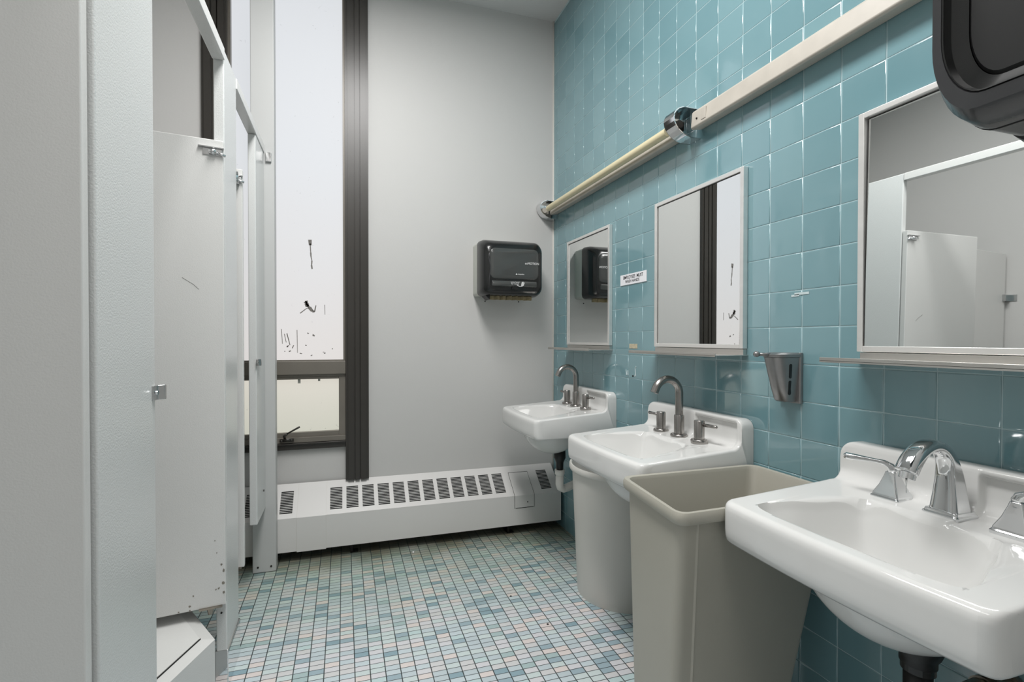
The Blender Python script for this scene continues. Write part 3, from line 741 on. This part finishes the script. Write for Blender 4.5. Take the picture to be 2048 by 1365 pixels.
# ------------------------------------------------------------------ wall lights above the mirrors
def dshape(n=12, xr=.120, z0=1.885, z1=1.995):
    pts = [(-.002, z1)]
    for i in range(n+1):
        a = math.radians(90-180*i/n)
        pts.append((-.045-(xr-.045)*math.cos(a), (z0+z1)/2+.012*math.cos(a)+(z1-z0)/2*math.sin(a)))
    pts.append((-.002, z0))
    return pts
def wall_light(y0, y1, capy, label, with_tube):
    t = thing('wall_light', label, 'light fixture', (0, (y0+y1)/2, 1.91), 'strip light fixtures above the mirrors')
    prof = [(-.001, 1.916), (-.046, 1.908), (-.052, 1.914), (-.047, 1.968), (-.040, 1.976), (-.001, 1.980)]
    b_ = obj('housing', prism_y(BM(), prof, y0, y1), M['cream'], t, bevel=.003)
    # socket end and knock-out of the housing
    if not with_tube:
        bm = BM(); prism(bm, [(a[0], a[1]) for a in rrect(-.0535, -.046, y1-.075, y1-.052, .003)], 1.922, 1.962); sub('knockout', bm, M['cream'], b_, bevel=.001)
        bm = BM(); tube(bm, [(-.048, y1-.03, 1.938), (-.053, y1-.03, 1.938)], .003, 10); sub('screw', bm, M['screw'], b_)
    D = dshape()
    bm = BM(); prism_y(bm, D, capy-.002, capy)
    inner = [(x*.965, 1.94+(z-1.94)*.955) for x, z in D]
    A_ = [bm.verts.new((x, capy, z)) for x, z in D]; B_ = [bm.verts.new((x, capy-.055, z)) for x, z in D]
    C_ = [bm.verts.new((x, capy-.055, z)) for x, z in inner]; E_ = [bm.verts.new((x, capy-.002, z)) for x, z in inner]
    for P_, Q_ in ((A_, B_), (B_, C_), (C_, E_)):
        for i in range(len(D)-1): bm.faces.new((P_[i], P_[i+1], Q_[i+1], Q_[i]))
    cp = obj('end_cap', bm, M['chrome'], t)
    bm = BM(); box(bm, -.098, -.052, capy-.030, capy-.004, 1.918, 1.952); tube(bm, [(-.083, capy-.004, 1.934), (-.083, capy-.045, 1.934)], .0165, 10)
    sub('lamp_holder', bm, M['screw'] if not with_tube else M['cream'], cp, bevel=.003)
    if with_tube:
        bm = BM(); tube(bm, [(-.083, y0+.01, 1.934), (-.083, y1-.05, 1.934)], .0175, 20); tb = obj('tube', bm, M['tube'], t, smooth=True); tb.data.set_sharp_from_angle(angle=.8)
    return t
wall_light(1.515, 2.665, 2.712, 'uncovered strip light with yellowed tube, far half of the run above the mirrors', True)
wall_light(.31, 1.44, 1.502, 'cream strip light housing without its tube, near half of the run', False)

# ------------------------------------------------------------------ towel dispensers
def dispenser(mt, w, label, cat, name, window, logo, paper):
    """local frame: X across, Y out of the wall, Z up; mt places it; size w x .31"""
    t = thing(name, label, cat, mt @ Vector((0, 0, 0)))
    hw = w/2
    def P(x, y, z): return mt @ Vector((x, y, z))
    def rings_to(prof_list):
        out = []
        for (y, ins, zb, ztp, r) in prof_list:
            out.append([tuple(P(x, y, z)) for x, z in rrect(-hw+ins, hw-ins, zb, ztp, r, 6)])
        return out
    bm = BM(); loft(bm, rings_to([(0, .004, 0.005, .318, .02), (.060, .002, .004, .318, .022), (.105, .004, .002, .318, .025)])); obj('housing', bm, M['housing'], t, smooth=True).data.set_sharp_from_angle(angle=.7)
    bm = BM()
    loft(bm, rings_to([(.100, .000, -.002, .322, .028), (.150, -.002, -.003, .318, .034), (.185, .000, -.001, .308, .04), (.215, .006, .004, .292, .045), (.232, .018, .014, .276, .045), (.238, .032, .028, .262, .04)]))
    cv = obj('cover', bm, M['black'], t, smooth=True); cv.data.set_sharp_from_angle(angle=.9)
    if window == 'smoked':
        bm = BM(); loft(bm, rings_to([(.236, .034, .085, .262, .03), (.241, .040, .092, .255, .028), (.2435, .06, .11, .235, .02)])); sub('roll_window', bm, M['smoke'], cv, smooth=True)
        bm = BM(); loft(bm, rings_to([(.2375, .046, .045, .078, .006), (.242, .050, .048, .075, .005)])); sub('lower_lip', bm, M['smoke'], cv, smooth=True)
        bm = BM(); pl = [(x, z) for x, z in arc(.0, .030, .020, 0, 180, 10)]
        loft(bm, [[tuple(P(x, .2385, z)) for x, z in pl], [tuple(P(x, .2445, z)) for x, z in pl]]); sub('thumb_notch', bm, M['blackm'], cv)
        bm = BM(); tube(bm, [P(-hw+.036, .232, .262), P(-hw+.030, .238, .20), P(-hw+.040, .240, .15), P(-hw+.033, .238, .09), P(-hw+.030, .236, .03)], .003, 8); sub('side_ridge', bm, M['edgeblk'], cv, smooth=True)
    if paper:
        bm = BM(); n = 22; ring = []
        for i in range(n+1):
            x = -hw+.055+(w-.10)*i/n; y = .145+.010*math.sin(i*1.9)+.006*math.sin(i*4.1)
            ring.append((x, y))
        for a, b in zip(ring[:-1], ring[1:]):
            loft(bm, [[tuple(P(a[0], a[1], .006)), tuple(P(b[0], b[1], .006)), tuple(P(b[0], b[1]+.02, .006)), tuple(P(a[0], a[1]+.02, .006))], [tuple(P(a[0], a[1], -.022)), tuple(P(b[0], b[1], -.022)), tuple(P(b[0], b[1]+.012, -.022)), tuple(P(a[0], a[1]+.012, -.022))]])
        obj('paper_towel', bm, M['paper'], t)
        bm = BM(); loft(bm, [[tuple(P(x, y, z)) for x, z in ((-hw+.03, -.004), (-hw+.03, .006), (-hw+.055, .006), (-hw+.052, -.024))] for y in (.10, .18)]); obj('chute', bm, M['blackm'], t)
    return t, cv
# far one on the painted wall: local X -> world -X ... written so that it faces the viewer
mA = Matrix.Translation((-.350, YB-.001, 1.392)) @ Matrix(((1, 0, 0, 0), (0, -1, 0, 0), (0, 0, 1, 0), (0, 0, 0, 1)))
dA, cvA = dispenser(mA, .362, 'smoked black paper towel dispenser on the painted wall beside the corner', 'towel dispenser', 'towel_dispenser', 'smoked', True, True)
face = Matrix.Translation((0, -.0005, 0))
def face_m(x, z, off): return Matrix.Translation((-.350+x, YB-.001-off, 1.392+z)) @ Matrix.Rotation(math.radians(90), 4, 'X')
o = text('brand_mark', 'enMOTION', .018, M['white'], dA, face_m(.102, .178, .2445), width=.95)
o = text('brand_mark', '\u25B2 impulse', .010, M['white'], dA, face_m(.028, .116, .2465), width=1.2)
o = text('brand_mark', 'wave hand\nfor towel', .010, M['white'], dA, face_m(.0, .066, .2445), width=1.2)
bm = BM()
for q in range(4):
    a = mA @ Vector((.038+q*.004, .2432, .052)); b = mA @ Vector((.043+q*.0045, .2432, .072+.003*math.sin(q*1.3)))
    tube(bm, [a, b], .0015, 6)
tube(bm, [mA @ Vector((.012, .2432, .055)), mA @ Vector((.03, .2432, .047)), mA @ Vector((.045, .2432, .050))], .0018, 6)
obj('hand_symbol', bm, M['white'], dA)
bm_pts = ((-.452, 1.373), (-.236, 1.374))
for i, (xx, zz) in enumerate(bm_pts):
    bm = BM(); tube(bm, [(xx, YB-.001, zz), (xx, YB+.001, zz)], .0042, 12)
    tag(obj('screw_hole', bm, M['dark']), ('left' if i == 0 else 'right')+' one of two dark screw holes in the painted wall below the towel dispenser', 'screw hole', 'empty screw holes')

# near one, on the pier at the right edge; faces the stalls
WN = .40
mB = Matrix.Translation((-.391, .191, 1.384)) @ Matrix(((0, -1, 0, 0), (-1, 0, 0, 0), (0, 0, 1, 0), (0, 0, 0, 1)))
tB = thing('towel_dispenser', 'large black towel dispenser cut off by the upper right corner of the photo', 'towel dispenser', tuple(mB @ Vector((0, 0, 0))))
def ringB(y, ins, zb, zt, rx, rz, n=10):
    pts = []
    for cx_, cz_, a0 in ((1, -1, -90), (1, 1, 0), (-1, 1, 90), (-1, -1, 180)):
        for q in range(n+1):
            a = math.radians(a0+90*q/n)
            px = cx_*(WN/2-ins-rx)+rx*math.cos(a); pz = (zt-rz if cz_ > 0 else zb+rz)+rz*math.sin(a)
            pts.append(tuple(mB @ Vector((px, y, pz))))
    return pts
bm = BM(); loft(bm, [ringB(0, .004, -.024, .41, .030, .060), ringB(.092, .001, -.004, .415, .04, .092)]); obj('housing', bm, M['blackm'], tB, smooth=True).data.set_sharp_from_angle(angle=.7)
bm = BM(); loft(bm, [ringB(.088, .0, .0, .42, .040, .094), ringB(.165, .0, .0, .42, .040, .094), ringB(.198, .002, .004, .416, .042, .09), ringB(.213, .007, .013, .41, .042, .085), ringB(.2145, .016, .027, .395, .040, .078), ringB(.212, .0175, .029, .393, .040, .076)], cap=False)
cvB = obj('cover', bm, M['edgeblk'], tB, smooth=True); cvB.data.set_sharp_from_angle(angle=.45)
bm = BM(); loft(bm, [ringB(.213, .0168, .0282, .3938, .04, .077), ringB(.2152, .0172, .0286, .3934, .04, .0765), ringB(.2148, .0185, .030, .392, .038, .075), ringB(.204, .020, .032, .39, .037, .074), ringB(.200, .034, .044, .375, .030, .062)], cap=False); sub('window_bezel', bm, M['black'], cvB, smooth=True).data.set_sharp_from_angle(angle=.5)
bm = BM(); loft(bm, [ringB(.1995, .0345, .0445, .3745, .030, .062), ringB(.202, .037, .048, .371, .028, .058)]); sub('roll_window', bm, M['blackm'], cvB, smooth=False)
bm = BM(); loft(bm, [ringB(.160, -.0006, -.0006, .4206, .0402, .0945), ringB(.1625, -.0006, -.0006, .4206, .0402, .0945)]); sub('seam', bm, M['dark'], cvB)

# ------------------------------------------------------------------ soap dispenser on the tiles
so = thing('soap_dispenser', 'smoky metal wall soap dispenser with push lever between the middle and near mirrors', 'soap dispenser', (0, 1.073, .957))
bm = BM(); prism(bm, rrect(-.012, .0006, 1.036, 1.110, .004), .957, 1.104); obj('back_plate', bm, M['darksteel'], so, bevel=.001)
rings = []
for z, d, w_ in ((.961, .036, .046), (.966, .042, .050), (1.0, .054, .056), (1.05, .068, .063), (1.088, .078, .068), (1.090, .079, .069)):
    rings.append([(-.011-d*max(0, math.sin(a))**.7, 1.073+w_/2*math.copysign(abs(math.cos(a))**.75, math.cos(a)), z) for a in [PI*i/24 for i in range(25)]])
bm = BM(); loft(bm, rings); bd = obj('tank', bm, M['darksteel'], so, smooth=True); bd.data.set_sharp_from_angle(angle=.8)
for z0, z1 in ((1.030, 1.072), (.982, 1.024)):
    bm = BM(); n_ = 12; rr_ = []
    for e_ in (0, .0022):
        ring = []
        for x, z in rrect(-.0045, .0045, z0, z1, .0045, 5):
            zz = (z-.961)/(1.09-.961); half = (.046+(.069-.046)*zz)/2; ring.append((-.036+x-.006*zz, 1.073-half*(.965+.02*(1-zz))-e_+.0012, z))
        rr_.append(ring)
    loft(bm, rr_); sub('level_slot', bm, M['blackm'], bd)
bm = BM(); rings = []
for z, s in ((1.091, 1.), (1.099, 1.02), (1.104, .9)):
    rings.append([(-.010-.082*s*max(0, math.sin(a))**.7, 1.073+.036*s*math.copysign(abs(math.cos(a))**.75, math.cos(a)), z) for a in [PI*i/20 for i in range(21)]])
loft(bm, rings); obj('lid', bm, M['darksteel'], so, smooth=True).data.set_sharp_from_angle(angle=.7)
bm = BM(); loft(bm, [rsq((-.070, 1.075, 1.098), .013, .006, Y_, (0, 0, 1), r=.5), rsq((-.100, 1.078, 1.099), .009, .0045, Y_, (0, 0, 1), r=.6), rsq((-.116, 1.080, 1.099), .006, .004, Y_, (0, 0, 1), r=.8)])
tube(bm, [(-.112, 1.080, 1.099), (-.120, 1.081, 1.100), (-.126, 1.081, 1.100), (-.131, 1.082, 1.100)], [.0045, .0085, .0085, .004], 14)
obj('push_lever', bm, M['darksteel'], so, smooth=True)

# ------------------------------------------------------------------ small sign and marks on the tiles
sg = thing('wall_sign', 'small white card sign reading EMPLOYEES MUST WASH HANDS between two mirrors', 'sign', (0, 1.867, 1.396))
bm = BM(); box(bm, -.0035, -.0005, 1.767, 1.967, 1.397, 1.446); obj('card', bm, M['signwhite'], sg)
def wall_m(y, z, x=-.0037): return Matrix.Translation((x, y, z)) @ Matrix(((0, 0, -1, 0), (-1, 0, 0, 0), (0, 1, 0, 0), (0, 0, 0, 1)))
text('lettering', 'EMPLOYEES  MUST', .0215, M['ink'], sg, wall_m(1.867, 1.4305), width=.86, bold=.0002)
text('lettering', 'WASH HANDS', .0195, M['ink'], sg, wall_m(1.872, 1.4115), width=.86, bold=.0002)
bm = BM(); box(bm, -.0016, .0006, 1.835, 1.895, 1.101, 1.122); tag(obj('tape_scrap', bm, M['tape']), 'peeling brown and white tape scrap on the tiles left of the middle mirror shelf', 'tape')
bm = BM(); rr_ = [[(x_, 1.868+.005*math.cos(a), .974+.0045*math.sin(a)) for a in [2*PI*i/12 for i in range(12)]] for x_ in (-.0012, .0)]; loft(bm, rr_)
tag(obj('screw_hole', bm, M['dark']), 'dark drilled hole in a tile above the middle faucet spout', 'screw hole')
bm = BM()
for pts in ([(1.918, .975), (1.922, 1.0), (1.915, .978)], [(1.905, .975), (1.908, .998)], [(1.846, .975), (1.850, 1.012), (1.844, 1.02)], [(1.856, .973), (1.848, .985)]):
    tube(bm, [(-.0008, y_, z_) for y_, z_ in pts], .0022, 6)
tag(obj('glue_marks', bm, M['scuff2']), 'pale dried glue marks on the tiles above the middle faucet', 'marks', kind='stuff')
bm = BM(); box(bm, -.0012, .0006, 1.020, 1.065, 1.272, 1.279); box(bm, -.0012, -.0002, 1.050, 1.075, 1.268, 1.274)
tag(obj('tape_scrap', bm, M['scuff2']), 'tiny pale tape remnant on the tiles above the soap dispenser', 'tape')

# ------------------------------------------------------------------ waste bins
def can_ring(A_, z, r, n=6):
    """rounded quadrilateral through four corners"""
    pts = []; m_ = len(A_)
    for i in range(m_):
        p0, p, p2_ = Vector(A_[i-1]), Vector(A_[i]), Vector(A_[(i+1) % m_])
        a = p+(p0-p).normalized()*r; b = p+(p2_-p).normalized()*r
        for q in range(n+1):
            t = q/n; v = a*(1-t)**2+p*2*t*(1-t)+b*t*t
            pts.append((v.x, v.y, z))
    return pts
def lerp(a, b, t): return [(p[0]+(q[0]-p[0])*t, p[1]+(q[1]-p[1])*t) for p, q in zip(a, b)]
def shrink(a, d):
    cx = sum(p[0] for p in a)/len(a); cy = sum(p[1] for p in a)/len(a)
    return [(p[0]-math.copysign(d, p[0]-cx), p[1]-math.copysign(d, p[1]-cy)) for p in a]
bn = thing('waste_bin', 'tall open taupe rectangular waste bin between the middle and nearest sinks', 'waste bin', (-.3, 1.05, 0))
top = [(-.500, 1.196), (-.542, .890), (-.012, .904), (-.012, 1.196)]
bot = [(-.478, 1.155), (-.516, .955), (-.175, .965), (-.150, 1.155)]
ZT = .745
rim = can_ring(top, ZT, .035)
bt = shrink(top, .013)
def at(z, extra=0): return shrink(lerp(bot, bt, z/ZT), extra)
rings = [can_ring(at(.0), 0.0, .02), can_ring(at(.02), .02, .022), can_ring(at(.35), .35, .025), can_ring(at(ZT-.03), ZT-.03, .028), can_ring(shrink(top, .003), ZT-.030, .033), can_ring(shrink(top, 0), ZT-.024, .035), can_ring(shrink(top, 0), ZT-.008, .035), can_ring(shrink(top, .003), ZT-.001, .034), can_ring(shrink(top, .008), ZT, .032),
         can_ring(shrink(top, .014), ZT-.002, .030), can_ring(shrink(top, .018), ZT-.012, .028), can_ring(at(.35, .005), .35, .022), can_ring(at(.03, .006), .03, .02)]
bm = BM(); loft(bm, rings); b1 = obj('bin_body', bm, M['beige'], bn, smooth=True); b1.data.set_sharp_from_angle(angle=.6)
# moulded corner rib down the near face
bm = BM()
for off in (.052,):
    rr_ = []
    for z in (.02, ZT-.032):
        q = at(z); a = Vector(q[1]); b = Vector(q[2]); d = (b-a).normalized(); n_ = Vector((d.y, -d.x))
        c = a+d*off
        rr_.append([(c.x-d.x*.004, c.y-d.y*.004, z), (c.x+n_.x*.0035, c.y+n_.y*.0035, z), (c.x+d.x*.004, c.y+d.y*.004, z), (c.x-n_.x*.002, c.y-n_.y*.002, z)])
    loft(bm, rr_)
obj('moulded_rib', bm, M['beige'], bn, smooth=False)

hb = thing('waste_bin', 'pale grey half-round waste bin against the wall between the two far sinks', 'waste bin', (-.12, 1.85, 0))
def half(a, b, yc, z, n=36): return [(-.014-a*math.sin(PI*i/n)**.9, yc+b*math.cos(PI*i/n), z) for i in range(n+1)]
HZ = .585
def hr(z, dd=0):
    t = z/HZ; return half(.245+(.280-.245)*t-dd, .198+(.232-.198)*t-dd, 1.865-.022*t, z)
rings = [hr(0), hr(.02), hr(.3), hr(HZ-.026), half(.290, .242, 1.843, HZ-.026), half(.293, .245, 1.843, HZ-.02), half(.292, .244, 1.843, HZ-.006), half(.289, .241, 1.843, HZ), half(.282, .234, 1.843, HZ-.001), half(.277, .229, 1.843, HZ-.008), hr(.3, .004), hr(.02, .004)]
bm = BM(); loft(bm, rings); obj('bin_body', bm, M['lightbin'], hb, smooth=True).data.set_sharp_from_angle(angle=.6)

# crumbs on the floor
for i, (x_, y_, s_, lb) in enumerate(((-.918, 2.50, .006, 'white crumb on the floor under the middle of the heater cover'), (-.357, 2.52, .004, 'white crumb on the floor near the right end of the heater cover'))):
    bm = BM(); bmesh.ops.create_icosphere(bm, subdivisions=1, radius=s_, matrix=Matrix.Translation((x_, y_, s_*.8)))
    tag(obj('paper_crumb', bm, M['white']), lb, 'crumb')
for i, (x_, y_, lb) in enumerate(((-.562, 1.955, 'dark speck on the mosaic floor in front of the half-round bin'), (-.49, 1.72, 'dark crumb on the mosaic floor beside the taupe bin'))):
    bm = BM(); bmesh.ops.create_icosphere(bm, subdivisions=1, radius=.005, matrix=Matrix.Translation((x_, y_, .0015)) @ Matrix.Diagonal((1, 1, .35, 1)))
    tag(obj('floor_crumb', bm, M['screw']), lb, 'crumb')

# ------------------------------------------------------------------ lights
def area(name, loc, size, sy, power, rot=(0, 0, 0), col=(1, 1, 1)):
    l = bpy.data.lights.new(name, 'AREA'); l.shape = 'RECTANGLE'; l.size = size; l.size_y = sy; l.energy = power; l.color = col
    o = bpy.data.objects.new(name, l); COL.objects.link(o); o.location = loc; o.rotation_euler = rot; return o
cl = thing('fill_lamp', 'added flat white fill lamp on the ceiling behind the viewer, out of view', 'fill lamp', (-1.15, -.35, ZC))  # weak fill lamp added out of view to brighten the room
bm = BM(); box(bm, -1.60, -.70, -1.0, .30, ZC-.03, ZC-.001); obj('fill_lamp_panel', bm, M['heater'], cl)
area('fill_light', (-1.15, -.35, ZC-.034), .86, 1.24, 17, col=(1, .985, .965))
cl = thing('fill_lamp', 'added flat white fill lamp on the ceiling above the sinks, out of view', 'fill lamp', (-1.15, 1.15, ZC))  # strong overhead fill, also an added lamp with no visible source
bm = BM(); box(bm, -1.42, -.88, .50, 1.80, ZC-.03, ZC-.001); obj('fill_lamp_panel', bm, M['heater'], cl)
area('fill_light', (-1.15, 1.15, ZC-.034), .5, 1.24, 54, col=(1, .99, .975))
W = bpy.data.worlds.new('World'); sc.world = W; W.use_nodes = True
W.node_tree.nodes['Background'].inputs[0].default_value = (.8, .85, .9, 1); W.node_tree.nodes['Background'].inputs[1].default_value = .6

# ------------------------------------------------------------------ camera
cam = bpy.data.cameras.new('camera'); co = bpy.data.objects.new('camera', cam); COL.objects.link(co)
cam.sensor_width = 36; cam.lens = 939.36/2048*36; cam.shift_x = (1024-964.93)/2048; cam.shift_y = (688.41-682.5)/2048
cam.clip_start = .02
co.location = (-11.746*.108, 0, 1.143)
co.rotation_euler = (math.radians(90)-.010, 0, -.2862)
sc.camera = co
sc.view_settings.view_transform = 'Standard'; sc.view_settings.look = 'None'; sc.view_settings.gamma = 1; sc.view_settings.exposure = 0
sc.view_settings.use_curve_mapping = False
